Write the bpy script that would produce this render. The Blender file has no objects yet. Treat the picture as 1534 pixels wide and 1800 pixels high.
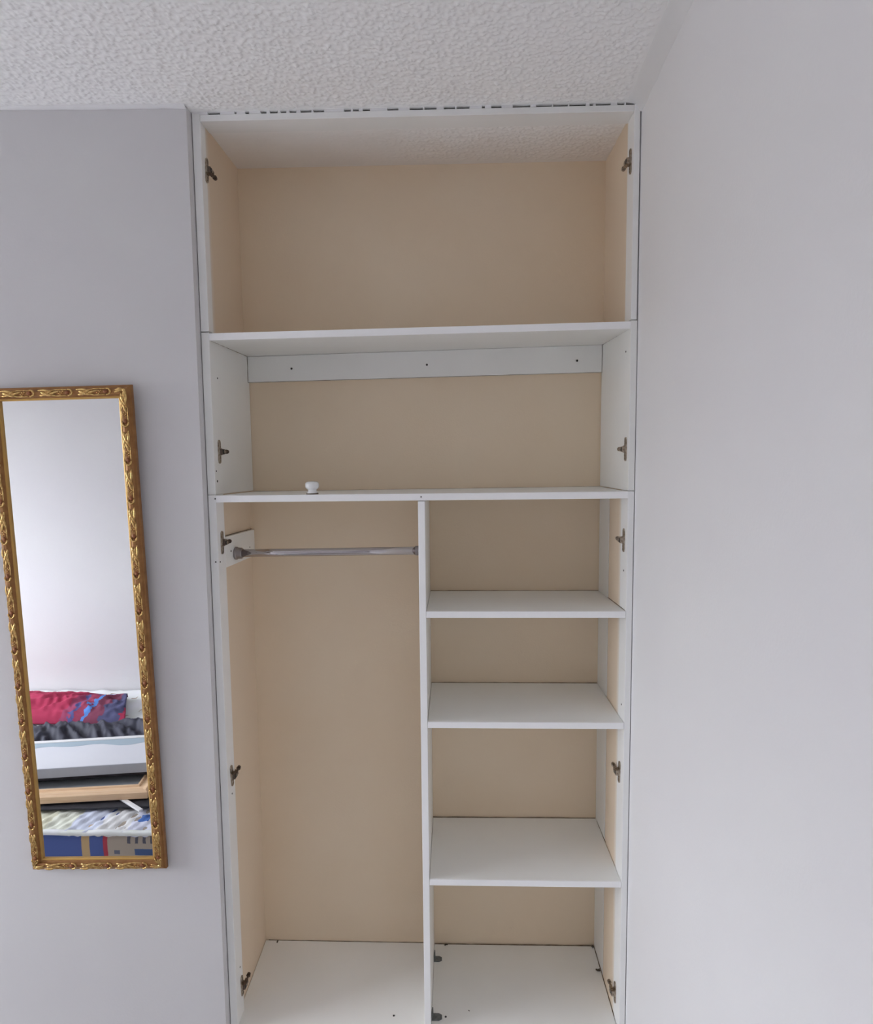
import bpy, bmesh, math, random
import numpy as np
from mathutils import Matrix, Vector, noise as mnoise

random.seed(7)
rng = np.random.default_rng(7)
scene = bpy.context.scene
COL = scene.collection

# ------------------------------------------------------------------ camera
cam_data = bpy.data.cameras.new('camera')
cam = bpy.data.objects.new('camera', cam_data)
COL.objects.link(cam)
_r = Vector((0.999642, 0.024654, -0.010386))
_u = Vector((0.008044, 0.093261, 0.995609))
_f = Vector((-0.025514, 0.995336, -0.093029))
M4 = Matrix.Identity(4)
for i in range(3):
    M4[i][0], M4[i][1], M4[i][2] = _r[i], _u[i], -_f[i]
M4.translation = (0.6475, -1.7132, 1.7275)
cam.matrix_world = M4
cam_data.sensor_fit = 'VERTICAL'
cam_data.sensor_height = 36.0
cam_data.lens = 1150.0 * 36.0 / 1800.0
cam_data.clip_start = 0.02
scene.camera = cam

# ------------------------------------------------------------------ sky, window light, exposure
ROOM_L, ROOM_F, CEIL = -3.20, -2.12, 2.58          # left wall x, wall behind the camera y, ceiling z
ALC = 0.33                                          # depth of the wardrobe recess
WIN = (-1.72, -0.25, 0.85, 2.10)                    # window in the left wall: y0 y1 z0 z1
world = bpy.data.worlds.new('overcast_sky')
scene.world = world
world.use_nodes = True
wt = world.node_tree
wt.nodes.clear()
w_out = wt.nodes.new('ShaderNodeOutputWorld')
w_bg = wt.nodes.new('ShaderNodeBackground')
w_tc = wt.nodes.new('ShaderNodeTexCoord')
w_sep = wt.nodes.new('ShaderNodeSeparateXYZ')
w_ramp = wt.nodes.new('ShaderNodeValToRGB')
w_map = wt.nodes.new('ShaderNodeMapRange')
w_map.inputs['From Min'].default_value = -1
w_map.inputs['From Max'].default_value = 1
wt.links.new(w_tc.outputs['Generated'], w_sep.inputs[0])
wt.links.new(w_sep.outputs['Z'], w_map.inputs['Value'])
wt.links.new(w_map.outputs[0], w_ramp.inputs[0])
wt.links.new(w_ramp.outputs[0], w_bg.inputs['Color'])
wt.links.new(w_bg.outputs[0], w_out.inputs[0])
_e = w_ramp.color_ramp.elements
_e[0].position, _e[0].color = 0.0, (0.07, 0.072, 0.07, 1)
_e[1].position, _e[1].color = 1.0, (0.97, 1.02, 1.11, 1)
_m = _e.new(0.485); _m.color = (0.09, 0.092, 0.09, 1)
_m = _e.new(0.515); _m.color = (0.33, 0.347, 0.375, 1)
w_bg.inputs['Strength'].default_value = 18.0

portal_data = bpy.data.lights.new('window_portal', 'AREA')
portal_data.shape = 'RECTANGLE'
portal_data.size = WIN[1] - WIN[0]
portal_data.size_y = WIN[3] - WIN[2]
portal_data.cycles.is_portal = True
portal = bpy.data.objects.new('window_portal', portal_data)
COL.objects.link(portal)
portal.matrix_world = Matrix(((0, 0, -1, ROOM_L - 0.10), (1, 0, 0, (WIN[0] + WIN[1]) / 2),
                              (0, 1, 0, (WIN[2] + WIN[3]) / 2), (0, 0, 0, 1)))

vs = scene.view_settings
vs.view_transform = 'Standard'
vs.look = 'None'
vs.gamma = 1.0
vs.use_curve_mapping = False
vs.exposure = 1.19
scene.cycles.max_bounces = 16
scene.cycles.diffuse_bounces = 12
scene.cycles.transparent_max_bounces = 12
scene.cycles.use_denoising = True

# ------------------------------------------------------------------ materials
MATS = {}

def mat(name, color, rough=0.55, metallic=0.0, var=None, var_scale=3.0, bump=0.0, bump_scale=200.0,
        spec=0.5, stretch=None, detail=3.0, coat=0.0):
    """Principled material; var = second colour mixed in by low-frequency noise, bump = fine relief."""
    m = bpy.data.materials.new(name)
    m.use_nodes = True
    nt = m.node_tree
    b = nt.nodes['Principled BSDF']
    b.inputs['Base Color'].default_value = (*color, 1)
    b.inputs['Roughness'].default_value = rough
    b.inputs['Metallic'].default_value = metallic
    b.inputs['Specular IOR Level'].default_value = spec
    b.inputs['Coat Weight'].default_value = coat
    tc = nt.nodes.new('ShaderNodeTexCoord')
    src = tc.outputs['Object']
    if stretch:
        mp = nt.nodes.new('ShaderNodeMapping')
        mp.inputs['Scale'].default_value = stretch
        nt.links.new(src, mp.inputs['Vector'])
        src = mp.outputs[0]
    if var:
        n = nt.nodes.new('ShaderNodeTexNoise')
        n.inputs['Scale'].default_value = var_scale
        n.inputs['Detail'].default_value = detail
        r = nt.nodes.new('ShaderNodeValToRGB')
        r.color_ramp.elements[0].position = 0.32
        r.color_ramp.elements[1].position = 0.68
        r.color_ramp.elements[0].color = (*color, 1)
        r.color_ramp.elements[1].color = (*var, 1)
        nt.links.new(src, n.inputs['Vector'])
        nt.links.new(n.outputs['Fac'], r.inputs[0])
        nt.links.new(r.outputs[0], b.inputs['Base Color'])
    if bump:
        n2 = nt.nodes.new('ShaderNodeTexNoise')
        n2.inputs['Scale'].default_value = bump_scale
        n2.inputs['Detail'].default_value = 4
        bp = nt.nodes.new('ShaderNodeBump')
        bp.inputs['Strength'].default_value = bump
        bp.inputs['Distance'].default_value = 0.002
        nt.links.new(src, n2.inputs['Vector'])
        nt.links.new(n2.outputs['Fac'], bp.inputs['Height'])
        nt.links.new(bp.outputs[0], b.inputs['Normal'])
    MATS[name] = m
    return m

mat('wall_paint_shaded', (0.635, 0.620, 0.635), 0.6, var=(0.655, 0.645, 0.650), var_scale=2.5, bump=0.12, bump_scale=160, spec=0.3)  # darker copy: the weaker light on these walls is put into the colour
mat('wall_paint_lit', (0.81, 0.80, 0.815), 0.6, var=(0.825, 0.82, 0.825), var_scale=2.5, bump=0.12, bump_scale=160, spec=0.3)  # lighter copy of the same paint, for the better lit right wall
mat('beige_plaster', (0.770, 0.635, 0.470), 0.7, var=(0.790, 0.665, 0.505), var_scale=3.2, bump=0.18, bump_scale=190, spec=0.3)
mat('white_gloss', (0.88, 0.88, 0.875), 0.38, var=(0.85, 0.855, 0.845), var_scale=5, bump=0.06, bump_scale=120)
mat('white_board', (0.86, 0.865, 0.845), 0.42, var=(0.83, 0.83, 0.805), var_scale=4, bump=0.05, bump_scale=300)
mat('white_lipping', (0.93, 0.93, 0.935), 0.32, bump=0.06, bump_scale=120)
mat('white_trim', (0.80, 0.80, 0.81), 0.5, bump=0.1, bump_scale=140)
mat('floor_carpet', (0.70, 0.685, 0.66), 0.95, var=(0.64, 0.62, 0.59), var_scale=60, bump=0.6, bump_scale=900)
mat('chrome', (0.52, 0.49, 0.50), 0.09, metallic=1.0)
mat('socket_metal', (0.36, 0.33, 0.33), 0.34, metallic=1.0)
mat('aged_nickel', (0.50, 0.44, 0.37), 0.28, metallic=1.0, var=(0.24, 0.18, 0.13), var_scale=160)
mat('dark_steel', (0.10, 0.08, 0.07), 0.4, metallic=0.8, var=(0.17, 0.12, 0.09), var_scale=220)
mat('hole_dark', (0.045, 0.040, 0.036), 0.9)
mat('ceramic', (0.84, 0.85, 0.85), 0.12, coat=0.4)
mat('bracket_grey', (0.10, 0.11, 0.11), 0.5, var=(0.17, 0.18, 0.18), var_scale=120)
mat('grime', (0.15, 0.105, 0.07), 0.9, var=(0.26, 0.20, 0.14), var_scale=60)
mat('dust', (0.09, 0.075, 0.06), 0.95, bump=0.5, bump_scale=500)
mat('gold_rail', (0.34, 0.165, 0.055), 0.40, metallic=0.45, var=(0.26, 0.115, 0.035), var_scale=45, stretch=(1, 1, 0.35))
mat('gold_leaf', (0.74, 0.52, 0.21), 0.27, metallic=0.9, var=(0.40, 0.21, 0.07), var_scale=130)
mat('gold_oval', (0.30, 0.11, 0.045), 0.35, metallic=0.4, var=(0.22, 0.08, 0.03), var_scale=90)
mat('gold_inner', (0.52, 0.32, 0.10), 0.36, metallic=0.65, var=(0.55, 0.32, 0.09), var_scale=60)
mat('mirror_silver', (0.86, 0.865, 0.87), 0.006, metallic=1.0)
mat('backing', (0.30, 0.24, 0.17), 0.8)
mat('window_white', (0.80, 0.80, 0.80), 0.35)
mat('sheet_white', (0.80, 0.81, 0.84), 0.85, var=(0.72, 0.75, 0.70), var_scale=9, bump=0.3, bump_scale=60)
mat('navy_cloth', (0.014, 0.014, 0.028), 0.7, var=(0.035, 0.036, 0.060), var_scale=8, bump=0.3, bump_scale=70, stretch=(1, 0.35, 1))
mat('black_layer', (0.018, 0.017, 0.024), 0.85, var=(0.035, 0.033, 0.04), var_scale=20, bump=0.3, bump_scale=90)
mat('panel_white', (0.70, 0.71, 0.75), 0.45, var=(0.67, 0.68, 0.73), var_scale=7)
mat('panel_shade', (0.36, 0.45, 0.52), 0.5)
mat('panel_edge', (0.38, 0.41, 0.46), 0.55, var=(0.42, 0.45, 0.50), var_scale=14)
mat('pine', (0.86, 0.62, 0.40), 0.5, var=(0.76, 0.51, 0.31), var_scale=14, stretch=(0.6, 12, 12))
mat('grey_card', (0.33, 0.36, 0.38), 0.5)
mat('bed_base', (0.20, 0.17, 0.15), 0.8)
mat('knit_blue', (0.08, 0.20, 0.62), 0.8)

# architectural window glass: clear with a little reflection
_g = bpy.data.materials.new('window_glass')
_g.use_nodes = True
_nt = _g.node_tree
_nt.nodes.clear()
_o = _nt.nodes.new('ShaderNodeOutputMaterial')
_mx = _nt.nodes.new('ShaderNodeMixShader')
_tr = _nt.nodes.new('ShaderNodeBsdfTransparent')
_gl = _nt.nodes.new('ShaderNodeBsdfGlossy')
_gl.inputs['Roughness'].default_value = 0.0
_mx.inputs[0].default_value = 0.06
_nt.links.new(_tr.outputs[0], _mx.inputs[1])
_nt.links.new(_gl.outputs[0], _mx.inputs[2])
_nt.links.new(_mx.outputs[0], _o.inputs[0])
MATS['window_glass'] = _g


def banded(name, axis, stops, boxes=(), rough=0.85, period=None, offset=0.0, noise=0.0, base_var=None):
    """Printed cloth: constant colour bands along one object axis, plus printed rectangles (x0,x1,z0,z1,colour)."""
    m = bpy.data.materials.new(name)
    m.use_nodes = True
    nt = m.node_tree
    b = nt.nodes['Principled BSDF']
    b.inputs['Roughness'].default_value = rough
    b.inputs['Specular IOR Level'].default_value = 0.2
    tc = nt.nodes.new('ShaderNodeTexCoord')
    vec = tc.outputs['Object']
    if noise:
        n = nt.nodes.new('ShaderNodeTexNoise')
        n.inputs['Scale'].default_value = 22
        nt.links.new(vec, n.inputs['Vector'])
        mm = nt.nodes.new('ShaderNodeVectorMath'); mm.operation = 'MULTIPLY_ADD'
        mm.inputs[1].default_value = (noise, noise, noise)
        nt.links.new(n.outputs['Color'], mm.inputs[0])
        nt.links.new(vec, mm.inputs[2])
        vec = mm.outputs[0]
    sep = nt.nodes.new('ShaderNodeSeparateXYZ')
    nt.links.new(vec, sep.inputs[0])
    val = sep.outputs[axis]
    md = nt.nodes.new('ShaderNodeMath'); md.operation = 'ADD'; md.inputs[1].default_value = offset
    nt.links.new(val, md.inputs[0])
    fr = nt.nodes.new('ShaderNodeMath'); fr.operation = 'DIVIDE'; fr.inputs[1].default_value = period
    nt.links.new(md.outputs[0], fr.inputs[0])
    fc = nt.nodes.new('ShaderNodeMath'); fc.operation = 'FRACT'
    nt.links.new(fr.outputs[0], fc.inputs[0])
    rp = nt.nodes.new('ShaderNodeValToRGB')
    rp.color_ramp.interpolation = 'CONSTANT'
    els = rp.color_ramp.elements
    while len(els) > 1:
        els.remove(els[-1])
    els[0].position = stops[0][0]; els[0].color = (*stops[0][1], 1)
    for p, c in stops[1:]:
        e = els.new(p); e.color = (*c, 1)
    nt.links.new(fc.outputs[0], rp.inputs[0])
    cur = rp.outputs[0]

    def rng_mask(sock, lo, hi):
        a = nt.nodes.new('ShaderNodeMath'); a.operation = 'GREATER_THAN'; a.inputs[1].default_value = lo
        c = nt.nodes.new('ShaderNodeMath'); c.operation = 'LESS_THAN'; c.inputs[1].default_value = hi
        k = nt.nodes.new('ShaderNodeMath'); k.operation = 'MULTIPLY'
        nt.links.new(sock, a.inputs[0]); nt.links.new(sock, c.inputs[0])
        nt.links.new(a.outputs[0], k.inputs[0]); nt.links.new(c.outputs[0], k.inputs[1])
        return k.outputs[0]
    for (x0, x1, ax2, z0, z1, c) in boxes:
        k = nt.nodes.new('ShaderNodeMath'); k.operation = 'MULTIPLY'
        nt.links.new(rng_mask(sep.outputs['X'], x0, x1), k.inputs[0])
        nt.links.new(rng_mask(sep.outputs[ax2], z0, z1), k.inputs[1])
        mxn = nt.nodes.new('ShaderNodeMix'); mxn.data_type = 'RGBA'
        nt.links.new(k.outputs[0], mxn.inputs[0])
        nt.links.new(cur, mxn.inputs[6])
        mxn.inputs[7].default_value = (*c, 1)
        cur = mxn.outputs[2]
    nt.links.new(cur, b.inputs['Base Color'])
    MATS[name] = m
    return m

def two_tone(name, c_front, c_back, y0, y1, wob, rough=.6, like=None):
    """Paint that stops unevenly at some depth (object y) and shows the older coat beyond."""
    m = mat(name, c_back, rough, bump=.18, bump_scale=190, spec=.3)
    nt = m.node_tree
    b = nt.nodes['Principled BSDF']
    tc = nt.nodes.new('ShaderNodeTexCoord'); sp = nt.nodes.new('ShaderNodeSeparateXYZ'); n = nt.nodes.new('ShaderNodeTexNoise')
    n.inputs['Scale'].default_value = 9; n.inputs['Detail'].default_value = 5
    nt.links.new(tc.outputs['Object'], sp.inputs[0]); nt.links.new(tc.outputs['Object'], n.inputs['Vector'])
    ad = nt.nodes.new('ShaderNodeMath'); ad.operation = 'MULTIPLY_ADD'; ad.inputs[1].default_value = wob
    nt.links.new(n.outputs['Fac'], ad.inputs[0]); nt.links.new(sp.outputs['Y'], ad.inputs[2])
    mr = nt.nodes.new('ShaderNodeMapRange'); mr.interpolation_type = 'SMOOTHSTEP'
    mr.inputs['From Min'].default_value = y0 + wob / 2; mr.inputs['From Max'].default_value = y1 + wob / 2
    nt.links.new(ad.outputs[0], mr.inputs['Value'])
    mx = nt.nodes.new('ShaderNodeMix'); mx.data_type = 'RGBA'
    mx.inputs[6].default_value = (*c_front, 1); mx.inputs[7].default_value = (*c_back, 1)
    nt.links.new(mr.outputs[0], mx.inputs[0]); nt.links.new(mx.outputs[2], b.inputs['Base Color'])
    return m
two_tone('plaster_side', (.84, .83, .80), (.770, .640, .495), .052, .098, .016)
two_tone('plaster_board', (.84, .83, .80), (.770, .640, .495), .052, .098, .016)
two_tone('ceiling_paint', (.93, .93, .93), (.80, .755, .71), .06, .30, .10, .75)

# ------------------------------------------------------------------ mesh helpers

class MB:
    """Collects shapes in one bmesh; build() links them as ONE mesh object."""
    def __init__(self):
        self.bm = bmesh.new()

    def hexa(self, c):
        """c: 8 points, bottom loop then top loop."""
        v = [self.bm.verts.new(p) for p in c]
        for f in ((3, 2, 1, 0), (4, 5, 6, 7), (0, 1, 5, 4), (1, 2, 6, 5), (2, 3, 7, 6), (3, 0, 4, 7)):
            self.bm.faces.new([v[i] for i in f])
        return self

    def box(self, x0, x1, y0, y1, z0, z1):
        return self.hexa([(x0, y0, z0), (x1, y0, z0), (x1, y1, z0), (x0, y1, z0),
                          (x0, y0, z1), (x1, y0, z1), (x1, y1, z1), (x0, y1, z1)])

    def prism(self, outline, axis, a0, a1):
        """Closed 2-D outline extruded along axis (0,1,2) from a0 to a1."""
        def pt(p, a):
            q = list(p); q.insert(axis, a); return q
        lo = [self.bm.verts.new(pt(p, a0)) for p in outline]
        hi = [self.bm.verts.new(pt(p, a1)) for p in outline]
        n = len(outline)
        self.bm.faces.new(lo); self.bm.faces.new(hi[::-1])
        for i in range(n):
            self.bm.faces.new([lo[i], hi[i], hi[(i + 1) % n], lo[(i + 1) % n]])
        return self

    def tube(self, pts, radii, sides=8, flat=1.0, flat_axis=None, caps=True):
        """Tube through pts; flat squeezes it along flat_axis (leaf-like blades)."""
        pts = [Vector(p) for p in pts]
        rings = []
        for i, p in enumerate(pts):
            t = (pts[min(i + 1, len(pts) - 1)] - pts[max(i - 1, 0)]).normalized()
            ref = Vector(flat_axis) if flat_axis else (Vector((0, 0, 1)) if abs(t.z) < 0.9 else Vector((1, 0, 0)))
            a = t.cross(ref).normalized(); b = a.cross(t).normalized()
            rings.append([self.bm.verts.new(p + a * math.cos(k / sides * 2 * math.pi) * radii[i]
                                            + b * math.sin(k / sides * 2 * math.pi) * radii[i] * flat) for k in range(sides)])
        for i in range(len(rings) - 1):
            for k in range(sides):
                self.bm.faces.new([rings[i][k], rings[i][(k + 1) % sides], rings[i + 1][(k + 1) % sides], rings[i + 1][k]])
        if caps:
            self.bm.faces.new(rings[0][::-1]); self.bm.faces.new(rings[-1])
        return self

    def lathe(self, prof, origin, axis='Z', sides=28):
        o = Vector(origin)
        def P(r, h, k):
            a = k / sides * 2 * math.pi
            c, s = r * math.cos(a), r * math.sin(a)
            return o + (Vector((c, s, h)) if axis == 'Z' else Vector((h, c, s)) if axis == 'X' else Vector((c, h, s)))
        rings = [[self.bm.verts.new(P(r, h, k)) for k in range(sides)] for r, h in prof]
        for i in range(len(rings) - 1):
            for k in range(sides):
                self.bm.faces.new([rings[i][k], rings[i][(k + 1) % sides], rings[i + 1][(k + 1) % sides], rings[i + 1][k]])
        self.bm.faces.new(rings[0][::-1]); self.bm.faces.new(rings[-1])
        return self

    def bevel(self, w, seg=2):
        bmesh.ops.bevel(self.bm, geom=list(self.bm.edges), offset=w, segments=seg, affect='EDGES', profile=0.5, clamp_overlap=True)
        return self

    def mesh(self, name, material, smooth=False):
        bmesh.ops.recalc_face_normals(self.bm, faces=list(self.bm.faces))
        me = bpy.data.meshes.new(name)
        self.bm.to_mesh(me); self.bm.free()
        me.materials.append(MATS[material])
        if smooth:
            for p in me.polygons:
                p.use_smooth = True
        return me

    def build(self, name, material, parent=None, smooth=False, label=None):
        return link(name, self.mesh(name, material, smooth), parent, label)


def link(name, me, parent=None, label=None):
    o = bpy.data.objects.new(name, me)
    COL.objects.link(o)
    if parent:
        o.parent = parent
    if label:
        o['label'] = label
    return o


def tag(o, label, cat, group=None, kind=None):
    o['label'] = label
    o['category'] = cat
    if group:
        o['group'] = group
    if kind:
        o['kind'] = kind
    return o


def empty(name, loc=(0, 0, 0)):
    o = bpy.data.objects.new(name, None)
    o.empty_display_size = 0.1
    COL.objects.link(o)
    o.location = loc
    return o

# ------------------------------------------------------------------ the room
W = 1.12                       # right edge of the wardrobe opening
YAW_R, YAW_L = 0.050, 0.026    # the old walls are not quite square

def xr(y):                     # right wall plane
    return W + 0.0012 + min(y, 0.0) * YAW_R
def yl(x):                     # face of the wall that carries the mirror
    return -0.029 + min(x, 0.0) * YAW_L

o = MB().box(ROOM_L - .15, W + .25, ROOM_F - .15, ALC + .15, -0.12, 0.0).build('floor', 'floor_carpet')
tag(o, 'pale carpeted bedroom floor', 'floor', kind='structure')

# wall carrying the mirror; its end forms the reveal left of the wardrobe
o = MB().hexa([(ROOM_L, yl(ROOM_L), 0), (-0.003, yl(0), 0), (-0.003, ALC + .1, 0), (ROOM_L, ALC + .1, 0),
               (ROOM_L, yl(ROOM_L), CEIL + .05), (-0.003, yl(0), CEIL + .05), (-0.003, ALC + .1, CEIL + .05), (ROOM_L, ALC + .1, CEIL + .05)]
              ).build('wall_back', 'wall_paint_shaded')
tag(o, 'pale grey painted wall behind the gold framed mirror', 'wall', kind='structure')

# keep the bend at y = 0 so the stile meets the wall along a thin gap
o = MB()
_p = [(xr(ROOM_F - .1), ROOM_F - .1), (W + .2, ROOM_F - .1), (W + .2, ALC + .1), (xr(0), ALC + .1), (xr(0), 0.0)]
o.prism(_p, 2, 0, CEIL + .05)
o = o.build('wall_right', 'wall_paint_lit')
tag(o, 'long pale grey wall running forward on the right of the wardrobe', 'wall', kind='structure')

o = MB().box(ROOM_L - .1, W + .2, ROOM_F - .12, ROOM_F, 0, CEIL + .05).build('wall_front', 'wall_paint_shaded')
tag(o, 'bright pale wall seen only in the mirror behind the bed', 'wall', kind='structure')

m = MB()
y0, y1, z0, z1 = WIN
m.box(ROOM_L - .18, ROOM_L, ROOM_F - .1, y0, 0, CEIL + .05)
m.box(ROOM_L - .18, ROOM_L, y1, ALC + .1, 0, CEIL + .05)
m.box(ROOM_L - .18, ROOM_L, y0, y1, 0, z0)
m.box(ROOM_L - .18, ROOM_L, y0, y1, z1, CEIL + .05)
o = m.build('wall_left', 'wall_paint_shaded')
tag(o, 'pale wall with the window, out of view on the left', 'wall', kind='structure')

win = empty('window_1', (ROOM_L - .09, (y0 + y1) / 2, z0))
tag(win, 'white framed window in the left wall, out of view', 'window', kind='structure')
hw, hh = (y1 - y0) / 2, z1 - z0
t = .05
for (a0, a1, b0, b1) in ((-hw, -hw + t, 0, hh), (hw - t, hw, 0, hh), (-t / 2, t / 2, t, hh - t)):
    MB().box(-.03, .03, a0, a1, b0, b1).bevel(.004).build('window_stile', 'window_white', win)
for b0 in (0, hh - t):
    MB().box(-.03, .03, -hw + t, hw - t, b0, b0 + t).bevel(.004).build('window_rail', 'window_white', win)
for a0, a1 in ((-hw + t, -t / 2), (t / 2, hw - t)):
    MB().box(-.003, .003, a0, a1, t, hh - t).build('pane', 'window_glass', win)

# recess behind the wardrobe, old beige plaster
AX0, AX1 = 0.006, 1.109
o = MB().box(-0.003, W + .0012, ALC, ALC + .1, 0, CEIL + .05).build('wall_alcove_back', 'beige_plaster')
tag(o, 'beige plaster back of the wardrobe recess', 'wall', kind='structure')
o = MB().box(-0.003, AX0, 0.0585, ALC, 0, CEIL + .05).build('wall_alcove_left', 'plaster_side')
tag(o, 'beige plaster left side of the wardrobe recess', 'wall', kind='structure')
o = MB().box(AX1, W + .0012, 0.0665, ALC, 0, CEIL + .05).build('wall_alcove_right', 'plaster_side')
tag(o, 'beige plaster right side of the wardrobe recess', 'wall', kind='structure')

# ceiling: stippled plaster as real relief where it is in view, plain beyond
gx0, gx1, gy0, gy1, st = -0.72, 1.16, -0.50, ALC + .02, 0.0030
nx, ny = int((gx1 - gx0) / st) + 1, int((gy1 - gy0) / st) + 1
xs = np.linspace(gx0, gx1, nx); ys = np.linspace(gy0, gy1, ny)
H = np.zeros((ny, nx))
N = 36000
bx = rng.uniform(gx0, gx1, N); by = rng.uniform(gy0, gy1, N)
ba = rng.uniform(.35, 1.0, N) ** 2 * 0.0046
bs = rng.uniform(.0020, .0036, N); bl = bs * rng.uniform(1.0, 1.9, N); bt = rng.uniform(0, math.pi, N)
for i in range(N):
    c, r = int((bx[i] - gx0) / st), int((by[i] - gy0) / st)
    k = 5
    c0, c1, r0, r1 = max(c - k, 0), min(c + k + 1, nx), max(r - k, 0), min(r + k + 1, ny)
    dx = xs[c0:c1][None, :] - bx[i]; dy = ys[r0:r1][:, None] - by[i]
    u = dx * math.cos(bt[i]) + dy * math.sin(bt[i]); v = -dx * math.sin(bt[i]) + dy * math.cos(bt[i])
    g = ba[i] * np.exp(-(u / bl[i]) ** 2 - (v / bs[i]) ** 2)
    H[r0:r1, c0:c1] = np.maximum(H[r0:r1, c0:c1], g) + 0.25 * np.minimum(H[r0:r1, c0:c1], g)
XX, YY = np.meshgrid(xs, ys)
# smooth margins where the plaster was cut in along walls and cove, flatter relief inside the recess
edge = np.clip((xr(-.2) - 0.030 - (XX - np.minimum(YY, 0) * YAW_R - .0)) / .010 + 0.0, 0, 1)
edge = np.where(YY > 0, np.clip((XX - .25) / .5, 0.10, .8) * np.clip((ALC - YY) / .06, 0, 1), edge)
wl = np.where(XX < 0, np.clip((-0.029 + XX * YAW_L - 0.006 - YY) / .014, 0, 1), 1.0)
hd = np.where((XX > -.01) & (YY < .02), np.clip((-.004 - YY) / .012, 0.0, 1), 1.0)
H = H * edge * wl * hd
verts = np.stack([XX.ravel(), YY.ravel(), (CEIL - H).ravel()], 1)
idx = np.arange(nx * ny).reshape(ny, nx)
q = np.stack([idx[:-1, :-1].ravel(), idx[1:, :-1].ravel(), idx[1:, 1:].ravel(), idx[:-1, 1:].ravel()], 1)
ev = [(ROOM_L - .1, ROOM_F - .1), (W + .2, ROOM_F - .1), (W + .2, gy0), (ROOM_L - .1, gy0), (gx0, gy0), (gx0, ALC + .1), (ROOM_L - .1, ALC + .1)]
b0 = len(verts)
verts = np.concatenate([verts, np.array([(x, y, CEIL) for x, y in ev])])
me = bpy.data.meshes.new('ceiling')
faces = q.tolist() + [(b0, b0 + 3, b0 + 4, b0 + 2, b0 + 1), (b0 + 3, b0 + 6, b0 + 5, b0 + 4)]
# slab above, so the ceiling has thickness
tz = CEIL + .12
b1 = len(verts)
verts = np.concatenate([verts, np.array([(ROOM_L - .1, ROOM_F - .1, tz), (W + .2, ROOM_F - .1, tz), (W + .2, ALC + .1, tz), (ROOM_L - .1, ALC + .1, tz)])])
faces.append((b1, b1 + 1, b1 + 2, b1 + 3))
me.from_pydata(verts.tolist(), [], faces)
me.materials.append(MATS['ceiling_paint'])
for p in me.polygons:
    p.use_smooth = True
o = link('ceiling', me)
tag(o, 'white ceiling with rough stippled plaster', 'ceiling', kind='structure')

# smooth plaster fillet along the right wall and ceiling
m = MB()
ring = []
for y in np.linspace(0.0, -1.2, 25):
    j = random.uniform(-.0022, .0022)
    x = xr(y)
    ring.append([m.bm.verts.new(p) for p in ((x + .004, y, CEIL + .004), (x - .037 + j * .6, y, CEIL + .003), (x - .034 + j * .6, y, CEIL - .0012),
                                             (x - .014, y, CEIL - .0060), (x - .0062, y, CEIL - .020 + j), (x + .001, y, CEIL - .0225 + j * 2))])
for a, b in zip(ring[:-1], ring[1:]):
    for k in range(5):
        m.bm.faces.new([a[k], a[k + 1], b[k + 1], b[k]])
o = m.build('trim_1', 'white_trim', smooth=True)
tag(o, 'uneven white plaster fillet where the right wall meets the ceiling', 'trim', kind='structure')

m = MB()
ring = []
for x in np.linspace(-0.003, -1.6, 60):
    j = random.uniform(-.0012, .0016)
    y = yl(x)
    ring.append([m.bm.verts.new(p) for p in ((x, y + .003, CEIL + .003), (x, y + .001, CEIL - .006 + j), (x, y - .004, CEIL - .0052 + j * .5), (x, y - .013 + j, CEIL - .0012), (x, y - .014, CEIL + .003))])
for a, b in zip(ring[:-1], ring[1:]):
    for k in range(4):
        m.bm.faces.new([a[k], a[k + 1], b[k + 1], b[k]])
o = m.build('trim_2', 'white_trim', smooth=True)
tag(o, 'thin white bead of filler between ceiling and mirror wall', 'trim', kind='structure')

# ------------------------------------------------------------------ built-in wardrobe
ward = empty('built_in_wardrobe', (0.56, 0.0, 0.0))
tag(ward, 'empty white built-in wardrobe with beige back, open shelves and no doors', 'wardrobe')
ward_inv = Matrix.Translation((-0.56, 0, 0))

def part(mb, name, material='white_board', smooth=False, label=None, parent=None):
    """A part of the wardrobe, given in world coordinates."""
    mb.bm.transform(ward_inv)
    return mb.build(name, material, parent or ward, smooth, label)

LX, RX = 0.0198, 1.103          # inner faces of the stiles
ZS1L, ZS1R = 2.0365, 2.0505     # top shelf, front top edge
ZS2L, ZS2R = 1.6155, 1.6170
T = 0.0182

def slab(x0, x1, y0, y1, zfl, zfr, zbl, zbr, t=T):
    """Shelf with its own sag and tilt: four top-corner heights."""
    m = MB()
    m.hexa([(x0, y0, zfl - t), (x1, y0, zfr - t), (x1, y1, zbr - t), (x0, y1, zbl - t),
            (x0, y0, zfl), (x1, y0, zfr), (x1, y1, zbr), (x0, y1, zbl)])
    return m.bevel(.0012, 2)

# stiles: upper pair (shallow posts), middle full-depth side boards, lower pair
def post(x0, x1, y1, z0, z1, mtl='white_gloss', y0=0.0):
    return MB().box(x0, x1, y0, y1, z0, z1).bevel(.0014, 2)

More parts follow.
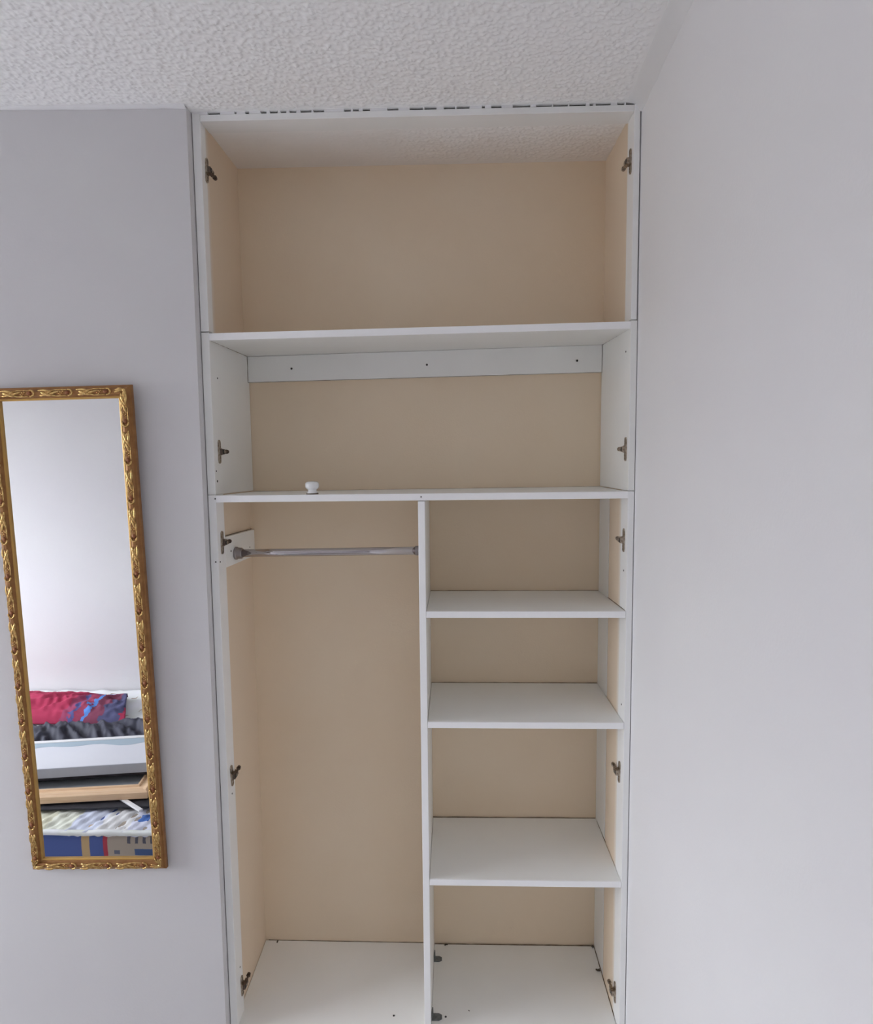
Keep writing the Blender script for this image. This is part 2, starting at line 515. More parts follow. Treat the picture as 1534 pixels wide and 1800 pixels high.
part(post(-.001, LX, .034, 2.0415, CEIL - .0035), 'stile', 'white_gloss')
part(post(RX, W - .0022, .060, 2.055, CEIL - .0035), 'stile', 'white_gloss')
def side(x0, x1, zf, zb, z1f, z1b):
    y1 = ALC - .0025
    return MB().hexa([(x0, 0, zf), (x1, 0, zf), (x1, y1, zb), (x0, y1, zb), (x0, 0, z1f), (x1, 0, z1f), (x1, y1, z1b), (x0, y1, z1b)]).bevel(.0012, 2)
part(side(-.001, LX, 1.6178, 1.6088, 2.0385, 2.0385), 'side_panel', 'white_board')
part(side(RX, W - .0006, 1.6190, 1.6140, 2.0530, 2.0600), 'side_panel', 'white_board')
part(post(-.001, LX, .058, 0.0, 1.617), 'stile', 'white_gloss')
part(post(RX, W - .0008, .066, 0.0, 1.6175), 'stile', 'white_gloss')

# header board under the ceiling with a gap above it, partly filled
part(MB().box(LX, RX, 0.0, .064, 2.558, CEIL - .0062).bevel(.0012), 'header_rail', 'white_gloss')
part(MB().box(LX, RX, .010, .058, CEIL - .0061, CEIL + .002), 'crack_shade', 'hole_dark', label='dark strip added for the shade in the crack above the header')  # near-black strip added to paint the shade inside the crack
dash = [(0.039, 0.071), (0.107, 0.112), (0.134, 0.144), (0.173, 0.188), (0.196, 0.216), (0.223, 0.238), (0.246, 0.263), (0.273, 0.301),
        (0.306, 0.333), (0.383, 0.40), (.405, .42), (.43, .448), (0.491, 0.519), (0.547, 0.58), (.584, .614), (0.632, 0.66), (.664, 0.696), (0.727, 0.734), (0.75, 0.776),
        (0.803, 0.847), (0.861, 0.90), (.903, .94), (.943, 0.984), (0.993, 1.002), (1.008, 1.046), (1.061, 1.079), (1.082, 1.109)]
m = MB()
e0 = -.001
for a, b in dash + [(W - .003, W)]:
    if a - e0 > .002:
        m.box(e0, a, .0005 + random.uniform(0, .001), .0095, CEIL - .0060, CEIL + .001)
    e0 = b
part(m, 'gap_filler', 'white_trim', label='white filler in the crack above the header')['kind'] = 'stuff'

# shelves, each with a painted lipping along its front edge
def shelf(mb, x0, x1, zl, zr, t=T):
    b = part(mb, 'shelf')
    part(MB().hexa([(x0, 0, zl - t), (x1, 0, zr - t), (x1, .0041, zr - t), (x0, .0041, zl - t), (x0, 0, zl), (x1, 0, zr), (x1, .0041, zr), (x0, .0041, zl)]).bevel(.0009),
         'lipping', 'white_lipping', parent=b)
shelf(slab(LX, RX, .004, ALC - .002, ZS1L, ZS1R, 2.0400, 2.0600), LX, RX, ZS1L, ZS1R)
shelf(slab(LX, RX, .004, ALC - .0025, ZS2L, ZS2R, 1.6065, 1.6125), LX, RX, ZS2L, ZS2R)
DV0, DV1 = 0.5548, 0.5730
dv = part(MB().box(DV0, DV1, .0050, ALC - .001, 0.0, 1.5960).bevel(.0008), 'divider', 'white_board')
part(MB().box(DV0, DV1, .0012, .0051, 0.0, 1.5960).bevel(.0010), 'lipping', 'white_lipping', parent=dv)
for zf, zr, zb, zbr in ((1.3005, 1.2985, 1.2860, 1.2845), (.9950, .9925, .9875, .9845), (.5420, .5385, .5335, .5320)):
    shelf(slab(DV1 + .0008, RX - .0006, .004, ALC - .0055, zf, zr, zb, zbr, .0172), DV1 + .0008, RX - .0006, zf, zr, .0172)
part(slab(AX0 + .001, DV0 - .0005, 0.0, ALC - .0022, .0925, .0925, .0960, .0905), 'base_board')
part(slab(DV1 + .0005, RX - .0015, 0.0, ALC - .0050, .0905, .0895, .0890, .0865), 'base_board')
part(MB().box(LX, RX, .012, .030, 0.0, .072).bevel(.001), 'plinth', 'white_gloss')
# white rail under the top shelf, fixed to the back
m = MB()
m.hexa([(LX + .001, ALC - .018, 1.9430), (RX - .002, ALC - .018, 1.9600), (RX - .002, ALC - .0005, 1.9600), (LX + .001, ALC - .0005, 1.9430),
        (LX + .001, ALC - .018, 2.0205), (RX - .002, ALC - .018, 2.0410), (RX - .002, ALC - .0005, 2.0410), (LX + .001, ALC - .0005, 2.0205)])
part(m.bevel(.001), 'back_rail', 'white_board')
# white board standing in the rear right corner of the shelf bay
part(MB().box(RX + .0002, AX1, .205, ALC - .0008, .087, 1.594).bevel(.0008), 'corner_board', 'white_board')
# beige lining board in front of it, with an open joint between the two
part(MB().box(RX + .0006, AX1, .0670, .2010, .087, 1.594).bevel(.0006), 'lining_board', 'plaster_board')
part(MB().box(AX1 - .0016, AX1 + .0004, .2005, .2055, .087, 1.594), 'joint_shade', 'hole_dark')  # near-black strip that paints the shade in the open joint
# brown dirt caught along the rear and side joints of the shelves
def grime(p0, p1, r=.0011):
    p0, p1 = Vector(p0), Vector(p1)
    n = max(8, int((p1 - p0).length / .02))
    pts = [p0.lerp(p1, k / n) for k in range(n + 1)]
    rad = [r * random.uniform(.45, 1.25) for _ in pts]
    part(MB().tube(pts, rad, 5), 'grime_line', 'grime')
for zl, zr in ((1.2860, 1.2845), (.9875, .9845), (.5335, .5320), (.0890, .0865)):
    grime((DV1 + .001, ALC - .0032, zl - .0004), (RX - .002, ALC - .0032, zr - .0004), .0016)
grime((AX0 + .01, ALC - .001, .0958), (DV0 - .001, ALC - .001, .0903), .0009)
grime((LX, ALC - .0012, 1.6062), (RX, ALC - .0012, 1.6122), .0009)
grime((RX, .206, 1.2905), (RX, .010, 1.2990), .0009)
grime((RX - .001, .206, .0875), (RX - .001, .052, .0892), .0014)
grime((RX - .001, ALC - .006, .0868), (RX - .001, .206, .0876), .0012)
grime((RX, ALC - .02, .532), (RX, .19, .5345), .0012)
grime((LX, ALC - .0185, 1.9445), (LX, ALC - .0185, 2.019), .0010)
grime((LX + .001, .012, 2.0190), (LX + .001, ALC - .02, 2.0212), .0009)
grime((RX - .001, .012, 2.0335), (RX - .001, ALC - .02, 2.0415), .0008)
grime((LX, ALC - .0185, 1.9425), (RX, ALC - .0185, 1.9597), .0006)
grime((.0085, .07, 1.4972), (.0105, .322, 1.4885), .0012)
# short board on the left that carries the hanging rail
m = MB()
m.hexa([(AX0, .0585, 1.412), (LX, .0585, 1.412), (LX, .322, 1.404), (AX0, .322, 1.404),
        (AX0, .0585, 1.496), (LX, .0585, 1.496), (LX, .322, 1.487), (AX0, .322, 1.487)])
part(m.bevel(.001), 'rail_board', 'white_board')

# hanging rail
RY = .134
m = MB()
m.tube([(LX + .016, RY, 1.4405), (.16, RY, 1.4415), (.36, RY, 1.4430), (DV0 - .012, RY, 1.4445)], [.0114] * 4, 24)
rail = part(m, 'hanging_rail', 'chrome', smooth=True, label='chrome hanging rail')
for p in rail.data.polygons:
    if len(p.vertices) > 4:
        p.use_smooth = False
m = MB()
m.lathe([(.0172, 0), (.0185, .0012), (.0185, .006), (.0165, .0075), (.0158, .020), (.0148, .0215), (.0120, .0215)], (LX + .0002, RY, 1.4405), 'X', 28)
part(m, 'rail_socket', 'socket_metal', smooth=False, parent=rail, label='dull metal rail socket')
m = MB()
m.lathe([(.0120, -.016), (.0135, -.016), (.0140, -.004), (.0140, 0)], (DV0 - .0002, RY, 1.4446), 'X', 28)
part(m, 'rail_socket', 'socket_metal', parent=rail)

# hinge plates left behind by the doors: u into the wardrobe, v up, w out of the board
def hinge_meshes():
    plate = MB()
    for s in (1, -1):                      # two slotted wings
        n = 20
        def oval(rx, ry):
            return [(rx * math.cos(a), ry * math.sin(a) + (0.0085 if math.sin(a) > 0 else -0.0085)) for a in [2 * math.pi * k / n + .157 for k in range(n)]]
        out, inn = oval(.0082, .0070), oval(.0046, .0038)
        cv = s * .0160
        loops = []
        for pts, w in ((out, 0), (out, .0028), (inn, .0028), (inn, 0)):
            loops.append([plate.bm.verts.new((u, v + cv, w)) for u, v in pts])
        for a in range(4):
            A, B = loops[a], loops[(a + 1) % 4]
            for k in range(n):
                plate.bm.faces.new([A[k], A[(k + 1) % n], B[(k + 1) % n], B[k]])
    plate.box(-.0085, .0090, -.0095, .0095, 0, .0055)
    arm = MB()
    arm.hexa([(-.006, -.0085, .0055), (.020, -.0075, .0055), (.020, .0075, .0055), (-.006, .0085, .0055),
              (-.006, -.0070, .0125), (.017, -.0050, .0140), (.017, .0050, .0140), (-.006, .0070, .0125)])
    arm.tube([(.019, 0, .0085), (.034, 0, .0085), (.0345, 0, .0085), (.042, 0, .0085)], [.0034, .0030, .0060, .0052], 12)
    scr = MB()
    scr.lathe([(.0042, .0125), (.0042, .0150), (.0030, .0160)], (.004, 0, 0), 'Z', 14)
    dark = MB()
    dark.lathe([(.0060, .0125), (.0060, .0132)], (-.001, 0, 0), 'Z', 14)
    return plate, arm, scr, dark

HM = {}
for key, mtl in (('L', 'dark_steel'), ('R', 'aged_nickel')):
    a, b, c, d = hinge_meshes()
    HM[key] = (a.mesh('hinge_plate', 'aged_nickel'), b.mesh('hinge_arm', mtl), c.mesh('screw', 'aged_nickel', True), d.mesh('hinge_socket', 'hole_dark'))

hinges = [('L', .030, 2.452, .10), ('L', .038, 1.731, 0), ('L', .030, 1.486, .04), ('L', .031, .826, -.12), ('L', .044, .180, -.05),
          ('R', .026, 2.450, .06), ('R', .027, 1.727, 0), ('R', .031, 1.485, 0), ('R', .038, .836, -.08), ('R', .046, .170, 0)]
for side, y, z, rot in hinges:
    ms = HM[side]
    h = link('hinge_plate', ms[0], ward)
    x = (LX if side == 'L' else RX) - 0.56
    w = Vector((1 if side == 'L' else -1, 0, 0)); v = Vector((0, math.sin(rot), math.cos(rot))); u = Vector((0, math.cos(rot), -math.sin(rot)))
    mt = Matrix.Identity(4)
    for i in range(3):
        mt[i][0], mt[i][1], mt[i][2] = u[i], v[i], w[i]
    mt.translation = (x, y, z)
    h.matrix_local = mt
    link('hinge_arm', ms[1], h); link('screw', ms[2], h); link('hinge_socket', ms[3], h)

# screw holes and stopped screws in the boards
hole = MB().lathe([(.0026, 0), (.0026, .0008), (.0012, .0010)], (0, 0, 0), 'Z', 12).mesh('screw_hole', 'hole_dark')
def put_hole(x, y, z, n, s=1.0):
    h = link('screw_hole', hole, ward)
    h.location = (x - .56, y, z)
    h.rotation_euler = Vector(n).to_track_quat('Z', 'Y').to_euler()
    h.scale = (s, s, 1)
for x, z in ((.156, 1.983), (.571, 1.989), (1.026, 1.995)):
    put_hole(x, ALC - .0182, z, (0, -1, 0), 1.25)
for y, z, s in ((.048, 1.927, .9), (.011, 1.680, .9), (.016, 1.653, 1.2), (.100, 1.452, 1.1), (.270, 1.438, .9), (.012, 1.436, .9), (.030, .774, .9), (.036, .245, .9)):
    put_hole(LX, y, z, (1, 0, 0), s)
for y, z, s in ((.043, 1.981, .9), (.030, 1.403, 1.0), (.031, 1.032, 1.0)):
    put_hole(RX, y, z, (-1, 0, 0), s)
for x, y in ((.614, .042), (.463, .042)):
    put_hole(x, y, .0923 if x < .55 else .0905, (0, 0, 1), 1.2)
put_hole(.5635, 0, 1.6075, (0, -1, 0), .7)
put_hole(.0125, 0, 1.438, (0, -1, 0), .8)
put_hole(.0180, 0, 1.607, (0, -1, 0), .7)
# dark corner brackets at the foot of the divider
for y, s in ((.258, 1.0), (.040, 1.15)):
    m = MB()
    x = DV1 + .0004
    pts = [(x, y - .010 * s), (x + .018 * s, y - .010 * s), (x + .026 * s, y - .005 * s), (x + .026 * s, y + .005 * s), (x + .018 * s, y + .010 * s), (x, y + .010 * s)]
    m.prism(pts, 2, .0893, .0935)
    m.box(x, x + .0030, y - .0085 * s, y + .0085 * s, .0935, .108 * (1 if s == 1 else 1))
    m.tube([(x + .003, y, .094), (x + .003, y + .004, .118)], [.0022, .0016], 8)
    part(m, 'corner_bracket', 'bracket_grey', label='small dark grey corner bracket')
# crumbs of plaster dust in the corners of the base board
m = MB()
for cx, cy, n, sp in ((1.094, .222, 26, .007), (1.095, .320, 16, .006), (.612, .324, 9, .005), (.680, .066, 3, .003), (.048, .320, 5, .006)):
    for k in range(n):
        a, r = random.uniform(0, 6.28), sp * random.random()
        px, py = min(cx + r * math.cos(a), 1.1005), min(cy + r * math.sin(a), ALC - .004)
        s = random.uniform(.0012, .0030)
        m.lathe([(s * .6, 0), (s, s * .5), (s * .5, s)], (px, py, .0885 if cx > .1 else .0952), 'Z', 6)
dust = part(m, 'dust', 'dust', label='dark crumbs of dust in the base corners')
dust['kind'] = 'stuff'

# ------------------------------------------------------------------ loose china knob on the middle shelf
knob = empty('door_knob', (.2725, .020, 1.6150))
tag(knob, 'small white china door knob standing on the middle shelf', 'knob')
MB().lathe([(.0085, .0030), (.0140, .0038), (.0146, .0052), (.0125, .0080), (.0108, .0110), (.0118, .0138), (.0162, .0165), (.0180, .0205), (.0182, .0260), (.0172, .0310), (.0135, .0340), (.003, .0350)],
           (0, 0, 0), 'Z', 36).build('knob_body', 'ceramic', knob, smooth=True)
MB().lathe([(.0150, 0), (.0162, .0006), (.0162, .0038), (.0080, .0040)], (0, 0, 0), 'Z', 30).build('knob_base', 'dark_steel', knob, label='dark metal base ring')

# ------------------------------------------------------------------ gold framed mirror
MW, MH = 0.3067, 1.2355
roll, lean = 0.0147, 0.0130
mir = empty('wall_mirror')
tag(mir, 'tall narrow mirror in a carved gold frame hanging on the wall', 'mirror')
rv = Vector((math.cos(roll), 0, math.sin(roll)))
uv = Vector((-math.sin(roll) * math.cos(lean), -math.sin(lean), math.cos(roll) * math.cos(lean)))
nv = rv.cross(uv)                # points out of the wall
if nv.y > 0:
    nv = -nv
mt = Matrix.Identity(4)
for i in range(3):
    mt[i][0], mt[i][1], mt[i][2] = rv[i], uv[i], nv[i]
mt.translation = (-0.3262, -0.0489, 0.6317)
mir.matrix_world = mt            # local x right, y up, z out of the wall; origin bottom centre of the opening
MB().box(-MW / 2 - .004, MW / 2 + .004, -.004, MH + .004, -.006, -.0030).build('mirror_glass', 'mirror_silver', mir)
MB().box(-MW / 2 - .010, MW / 2 + .010, -.010, MH + .010, -.0085, -.0062).build('backing_board', 'backing', mir)
prof = [(0, -.006), (0, .0005), (.0030, .0022), (.0062, .0040), (.0085, .0080), (.0125, .0100), (.0190, .0100), (.0225, .0070), (.0255, .0035), (.0300, .0020), (.0318, -.0010), (.0322, -.0100), (.0100, -.0100), (.0100, -.006)]

def rail_side(p0, p1, inward):
    """Mitred moulding from corner p0 to p1 of the opening; inward = unit vector towards the glass."""
    p0, p1, iw = Vector(p0), Vector(p1), Vector(inward)
    d = (p1 - p0).normalized()
    m = MB()
    lo = [m.bm.verts.new(p0 - iw * s - d * s + Vector((0, 0, h))) for s, h in prof]
    hi = [m.bm.verts.new(p1 - iw * s + d * s + Vector((0, 0, h))) for s, h in prof]
    n = len(prof)
    for i in range(n):
        m.bm.faces.new([lo[i], hi[i], hi[(i + 1) % n], lo[(i + 1) % n]])
    m.bm.faces.new(lo); m.bm.faces.new(hi[::-1])
    m.build('frame_rail', 'gold_rail', mir)
    # bright inner lip
    m = MB()
    lipp = [(-.0012, -.0030), (-.0012, .0012), (.0014, .0030), (.0034, .0030), (.0034, -.0020)]
    lo = [m.bm.verts.new(p0 - iw * s - d * s + Vector((0, 0, h))) for s, h in lipp]
    hi = [m.bm.verts.new(p1 - iw * s + d * s + Vector((0, 0, h))) for s, h in lipp]
    for i in range(5):
        m.bm.faces.new([lo[i], hi[i], hi[(i + 1) % 5], lo[(i + 1) % 5]])
    m.bm.faces.new(lo); m.bm.faces.new(hi[::-1])
    m.build('frame_lip', 'gold_inner', mir)

a, b = MW / 2, MH
rail_side((-a, 0, 0), (a, 0, 0), (0, 1, 0))
rail_side((a, b, 0), (-a, b, 0), (0, -1, 0))
rail_side((a, 0, 0), (a, b, 0), (-1, 0, 0))
rail_side((-a, b, 0), (-a, 0, 0), (1, 0, 0))

def leaf(m, pts, w, z, flat=.55, n=9):
    """A carved blade through a few 2-D control points, swelling in the middle."""
    P = [Vector((p[0], p[1], 0)) for p in pts]
    cs = []
    for k in range(n):
        t_ = k / (n - 1)
        q = [p.copy() for p in P]
        while len(q) > 1:
            q = [q[i].lerp(q[i + 1], t_) for i in range(len(q) - 1)]
        cs.append(q[0])
    rad = [max(w * math.sin(math.pi * (.06 + .88 * k / (n - 1))) ** .8, w * .1) for k in range(n)]
    m.tube([(p.x, p.y, z + .0012 * math.sin(math.pi * k / (n - 1))) for k, p in enumerate(cs)], rad, 7, flat, (0, 0, 1))

L = .0975
def carving():
    """One repeat: scroll cup with a smooth oval, a flower of small beads and three overlapping leaves; x along, y across, z up."""
    m = MB()
    h = .0100
    leaf(m, [(.004, -.0055), (.016, -.0085), (.030, .0050), (.044, .0065)], .0046, h + .0006)
    leaf(m, [(.006, .0020), (.018, .0005), (.028, -.0070), (.046, -.0060)], .0042, h + .0004)
    leaf(m, [(.000, .0062), (.014, .0075), (.026, .0070), (.036, .0010)], .0032, h + .0010)
    leaf(m, [(.022, -.0020), (.036, -.0015), (.044, .0010), (.056, .0045)], .0034, h)
    leaf(m, [(.034, .0070), (.050, .0080), (.064, .0075), (.078, .0070)], .0017, h - .0010)
    leaf(m, [(.034, -.0072), (.050, -.0080), (.064, -.0078), (.078, -.0070)], .0017, h - .0010)
    for cx, cy in ((.054, -.002), (.058, .0025), (.058, -.0045), (.062, -.001), (.0645, .003), (.051, .002)):
        m.lathe([(.0022, -.001), (.0020, .0010), (.0010, .0018)], (cx, cy, h - .0005), 'Z', 7)
    # scroll: C-shaped ridge closing the unit
    arc = [(.078 + .0105 * math.cos(t_), .0078 * math.sin(t_), h + .0006) for t_ in np.linspace(-1.75, 1.75, 15)]
    m.tube(arc, [.0008] + [.0025] * 13 + [.0008], 7)
    return m
cu = carving().mesh('carving', 'gold_leaf', True)
def oval_mesh():
    m = MB()
    m.lathe([(1.0, -.0015), (.92, .0006), (.6, .0018), (.15, .0023)], (0, 0, 0), 'Z', 14)
    me_ = m.mesh('oval', 'gold_oval', True)
    return me_
ov = oval_mesh()

def run(p0, d, n_units, flip=1):
    """n_units of carving along d from p0 on the crest of one rail."""
    d = Vector(d); z = Vector((0, 0, 1)); y = z.cross(d) * flip
    for k in range(n_units):
        o = link('carving', cu, mir)
        mm = Matrix.Identity(4)
        for i in range(3):
            mm[i][0], mm[i][1], mm[i][2] = d[i], y[i], z[i]
        mm.translation = Vector(p0) + d * (k * L)
        o.matrix_local = mm
        e = link('oval', ov, o)
        e.location = (.076, 0, .0100)
        e.scale = (.0068, .0050, 1)
cr = .0157                        # crest offset from the opening
nv_u = 13
off = (MH + 2 * cr - nv_u * L) / 2
run((a + cr, MH + cr - off, 0), (0, -1, 0), nv_u)
run((-a - cr, MH + cr - off, 0), (0, -1, 0), nv_u, -1)
offh = (MW + 2 * cr - 3 * L) / 2
run((-a - cr + offh, MH + cr, 0), (1, 0, 0), 3)
run((-a - cr + offh, -cr, 0), (1, 0, 0), 3, -1)
def corner():
    m = MB()
    h = .0104
    for k, (dx, dy) in enumerate(((-.022, .003), (-.024, -.003), (-.016, .007), (-.003, -.022), (.003, -.024), (.007, -.016))):
        leaf(m, [(.003, .003), (dx * .4 + .002, dy * .4 + .003), (dx, dy)], .0032, h)
    m.lathe([(.0050, -.002), (.0045, .0012), (.0018, .0026)], (.002, .002, h), 'Z', 10)
    return m.mesh('corner_leaf', 'gold_leaf', True)
cm = corner()
for sx, sy in ((1, 1), (-1, 1), (1, -1), (-1, -1)):
    o = link('corner_leaf', cm, mir)
    o.location = (sx * (a + cr), (MH + cr) if sy > 0 else -cr, 0)
    o.rotation_euler = (0, 0, {(1, 1): 0, (-1, 1): math.pi / 2, (-1, -1): math.pi, (1, -1): -math.pi / 2}[(sx, sy)])

# ------------------------------------------------------------------ what the mirror shows: the bed opposite
BZ = 0.28                         # top of the mattress
bed = empty('bed', (-1.35, -1.40, 0))
tag(bed, 'low bed with a blue, yellow and red printed cover, reflected in the mirror', 'bed')
BLUE, TAN, RED, GREY, PALE = (.085, .125, .330), (.52, .37, .20), (.42, .060, .085), (.42, .36, .30), (.66, .64, .58)
# printed side: bands run along x (object space is relative to the bed's centre x = -1.35)
PER = .72
ox = 1.35
banded('print_side', 'X', [(0.0, TAN), ((-.785 + .92 - .14 + .005) / PER * 0 + .02, BLUE), (.275, TAN), (.320, BLUE), (.392, RED), (.415, GREY), (.86, TAN), (.90, BLUE), (.97, TAN)],
       boxes=[(-1.35 + 1.35 + .0 + (.743 - .0) - .0 + k * .030, .743 + .012 + k * .030, 'Z', .228, .256, (.12, .12, .15)) for k in range(4)]
       + [(.770, .838, 'Z', .180, .206, (.075, .12, .26)), (.690, .712, 'Z', .184, .200, (.14, .15, .2))],
       period=PER, offset=-.365, noise=.006)
banded('print_top', 'X', [(0.0, (.64, .64, .50)), (.18, (.70, .72, .62)), (.33, (.62, .66, .78)), (.52, (.72, .72, .72)), (.70, (.66, .68, .80)), (.88, (.70, .68, .55))],
       boxes=[(.770, .822, 'Y', .595, .650, (.07, .15, .42))], period=.62, offset=.3, noise=.05)
m = MB().box(-.92, 1.10, -.715, .685, .10, BZ - .012).bevel(.03, 3)
m.build('mattress', 'print_side', bed, smooth=True)
MB().box(-.90, 1.08, -.70, .66, 0, .10).bevel(.01).build('bed_base', 'bed_base', bed)

def cloth_grid(name, x0, x1, y0, y1, zfun, nx_, ny_, material, parent=None, thick=.006, loc=(0, 0, 0)):
    """A laid cloth with thickness: zfun(x, y) is its upper surface, edges come down to zfun - drop."""
    X_, Y_ = np.linspace(x0, x1, nx_), np.linspace(y0, y1, ny_)
    vs_, fs_ = [], []
    for j in range(ny_):
        for i in range(nx_):
            vs_.append(tuple(zfun(X_[i], Y_[j], i / (nx_ - 1), j / (ny_ - 1))))
    n0 = len(vs_)
    vs_ += [(x, y, z - thick) for x, y, z in vs_]
    I = lambda i, j, k=0: k * n0 + j * nx_ + i
    for j in range(ny_ - 1):
        for i in range(nx_ - 1):
            fs_.append((I(i, j), I(i + 1, j), I(i + 1, j + 1), I(i, j + 1)))
            fs_.append((I(i, j + 1, 1), I(i + 1, j + 1, 1), I(i + 1, j, 1), I(i, j, 1)))
    for i in range(nx_ - 1):
        fs_.append((I(i, 0, 1), I(i + 1, 0, 1), I(i + 1, 0), I(i, 0)))
        fs_.append((I(i, ny_ - 1), I(i + 1, ny_ - 1), I(i + 1, ny_ - 1, 1), I(i, ny_ - 1, 1)))
    for j in range(ny_ - 1):
        fs_.append((I(0, j), I(0, j + 1), I(0, j + 1, 1), I(0, j, 1)))
        fs_.append((I(nx_ - 1, j, 1), I(nx_ - 1, j + 1, 1), I(nx_ - 1, j + 1), I(nx_ - 1, j)))
    me_ = bpy.data.meshes.new(name)
    me_.from_pydata(vs_, [], fs_)
    me_.materials.append(MATS[material])
    for p in me_.polygons:
        p.use_smooth = True
    o_ = link(name, me_, parent)
    o_.location = loc
    return o_

def wav(x, y, s):
    return (math.sin(x * 31 + y * 17 + s) + .6 * math.sin(x * 57 - y * 43 + s * 2.1) + .4 * math.sin(x * 91 + y * 77 + s * 3.3)) / 2

# rumpled printed cover over the top edge of the mattress, plain sheet further back
cloth_grid('bed_cover', -.93, 1.11, .40, .695, lambda x, y, a_, b_: (x, y - .0, BZ - .006 + .0055 * wav(x * 1.6, y * 1.8, 1) + .003 * math.sin(x * 6) + .0025 * math.sin(x * 170 + y * 60)), 240, 30, 'print_top', bed, .010)
cloth_grid('sheet', -.93, 1.11, -.712, .41, lambda x, y, a_, b_: (x, y, BZ - .008 + .006 * wav(x, y, 4)), 80, 50, 'sheet_white', bed, .008)
cloth_grid('cover_hem', -.93, 1.11, .680, .700, lambda x, y, a_, b_: (x, y, BZ - .002 + .003 * wav(x, .3, 1)), 90, 3, 'sheet_white', bed, .012)

def folds(u, v, s):
    """Ridged noise: sharp creases with soft valleys."""
    return .45 - abs(mnoise.noise(Vector((u * 9, v * 9, s)))) * 1.6

# red garment thrown at the back of the bed
def m_red():
    banded('red_print', 'X', [(0, (.38, .035, .085)), (.62, (.38, .035, .085)), (.70, (.30, .055, .12)), (.735, (.09, .09, .24)), (.765, (.30, .05, .10)), (.80, (.10, .24, .60)), (.83, (.20, .05, .09)), (.90, (.085, .085, .17))], period=1.0, offset=.5, noise=.10)
m_red()
def red_z(x, y, a_, b_):
    xx = x
    # right end tapers to a point
    yy = y
    top = .075 * (1 - (2 * b_ - 1) ** 2) ** .5 * (1 - max(0, (a_ - .55) / .45) ** 1.3 * .45)
    f = (.034 * folds(x * .8 + y * 1.1, y * .5 - x * .35, 3.1) + .012 * folds(x * 2.6 + y, y * 2.2, 8.7)) * (1 - abs(2 * b_ - 1) ** 4)
    shear = .16 * b_ * (1 if a_ > .5 else a_ * 2)
    return (xx + shear - .08, yy, top * .8 + max(f, -.012) + .012)
o = cloth_grid('red_garment', -.42, .42, -.20, .15, red_z, 110, 34, 'red_print', None, .006, (-1.57, -1.775, BZ - .002))
tag(o, 'crumpled red garment with blue streaks on the bed, seen in the mirror', 'clothing')

def navy_z(x, y, a_, b_):
    top = .075 * (1 - (2 * b_ - 1) ** 2) ** .5
    f = (.040 * folds(x * 1.5 - y * 1.4, y * .4 + x * .2, 1.7) + .016 * folds(x * 4.2 - y * 2.2, y * 1.5, 5.2)) * (1 - abs(2 * b_ - 1) ** 4)
    return (x, y + .03 * math.sin(a_ * 5), top + f * .8 + .012)
o = cloth_grid('dark_garment', -.52, .62, -.135, .19, navy_z, 170, 34, 'navy_cloth', None, .006, (-1.28, -1.440, BZ - .002))
tag(o, 'crumpled dark navy garment lying in front of the red one, in the mirror', 'clothing')
def belt_z(x, y, a_, b_):
    return (x, y + .02 * math.sin(x * 30), .020 + .012 * math.sin(math.pi * b_) + .004 * math.sin(x * 70))
o = cloth_grid('blue_cloth', -.07, .16, -.03, .03, belt_z, 24, 8, 'knit_blue', None, .005, (-.90, -1.735, BZ - .004))
tag(o, 'small bright blue cloth beside the dark garment, at the mirror edge', 'cloth')

# stack on the front of the bed: dark layers, pine picture frame, dark slab for the gap's shade, painted white door panel
def flat_thing(name, cx, cy, rz):
    e = empty(name, (cx, cy, 0)); e.rotation_euler = (0, 0, rz); return e
RZ = -0.135
e = flat_thing('dark_underlay', -1.10, -.985, -.06)  # flat layers filling the dark band below the frame
tag(e, 'flat black and grey layers under the pine picture frame, seen in the mirror', 'blanket')
MB().box(-.34, .56, -.20, .158, BZ + .004, BZ + .012).bevel(.003).build('flat_layer', 'black_layer', e)
MB().box(-.34, .44, -.19, .085, BZ + .012, BZ + .0175).bevel(.003).build('flat_layer', 'grey_card', e)

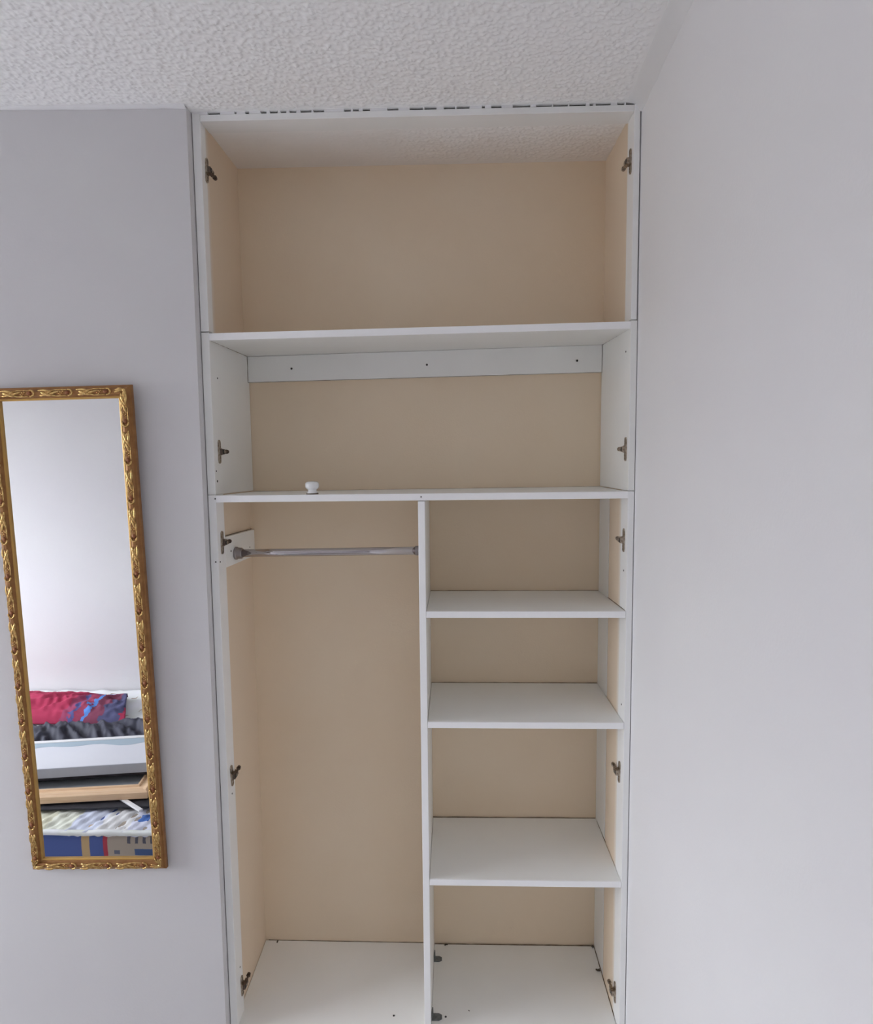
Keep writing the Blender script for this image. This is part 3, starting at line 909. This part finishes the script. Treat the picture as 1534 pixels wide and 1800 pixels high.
e = flat_thing('picture_frame', -.612, -.898, -0.105)
tag(e, 'pine picture frame lying flat in the stack, seen in the mirror', 'picture frame')
FT = .335                           # top of the frame moulding
pf = [(0, 0), (0, .026), (.010, .034), (.026, .029), (.044, .028), (.048, .034), (.056, .034), (.062, .020), (.062, 0)]
def pf_rail(p0, p1, iw):
    p0, p1, iw = Vector(p0), Vector(p1), Vector(iw); d = (p1 - p0).normalized(); m = MB()
    lo = [m.bm.verts.new(p0 + iw * s + d * s + Vector((0, 0, FT - .034 + h))) for s, h in pf]
    hi = [m.bm.verts.new(p1 + iw * s - d * s + Vector((0, 0, FT - .034 + h))) for s, h in pf]
    n = len(pf)
    for i in range(n):
        m.bm.faces.new([lo[i], hi[i], hi[(i + 1) % n], lo[(i + 1) % n]])
    m.bm.faces.new(lo); m.bm.faces.new(hi[::-1])
    m.build('frame_rail', 'pine', e)
fx, fy = .62, .34
pf_rail((-fx, 0, 0), (0, 0, 0), (0, -1, 0))
pf_rail((0, 0, 0), (0, -fy, 0), (-1, 0, 0))
pf_rail((0, -fy, 0), (-fx, -fy, 0), (0, 1, 0))
pf_rail((-fx, -fy, 0), (-fx, 0, 0), (1, 0, 0))
MB().box(-fx + .05, -.05, -fy + .05, -.05, FT - .032, FT - .020).build('picture_panel', 'grey_card', e)

e = flat_thing('gap_shade_slab', -1.08, -1.10, RZ)  # added dark slab, stands for the shaded gap under the panel
tag(e, 'added dark slab for the shade between the pine frame and the white panel, in the mirror', 'cloth')
MB().box(-.38, .44, -.14, .135, FT + .0004, FT + .022).bevel(.006, 2).build('flat_layer', 'black_layer', e)

e = flat_thing('door_panel', -.90, -1.085, RZ)
tag(e, 'white painted door panel with grey edge on top of the stack, in the mirror', 'panel')
PB, PT = FT + .0246, FT + .066
MB().box(-.62, .44, -.125, .112, PB, PT).bevel(.002).build('board', 'panel_white', e)
MB().box(-.62, .44, .1122, .1150, PB, PT - .001).build('edge_strip', 'panel_edge', e, label='grey bare edge')
MB().box(-.62, .44, -.150, -.126, PB + .006, PT + .004).bevel(.003).build('rim', 'window_white', e)
mm_ = MB()
_out = [(-.62, -.1255)] + [(x, -.1255 + .046 + .022 * math.sin(x * 19) * math.sin(x * 7 + 1) - .02 * (x + .1)) for x in np.linspace(-.62, .44, 26)] + [(.44, -.1255)]
mm_.prism(_out, 2, PT, PT + .0008)
mm_.build('recess_shade', 'panel_shade', e, label='blue-grey strip painted as recess shading')  # shading of the panel recess, put into the colour of a thin strip

e = MB().box(-.085, .085, -.008, .008, 0, .008).bevel(.0015).build('wooden_batten', 'window_white')
e.location = (-.672, -.868, BZ + .0124)
e.rotation_euler = (0, 0, math.radians(35))
tag(e, 'thin white batten lying below the pine frame, in the mirror', 'batten')
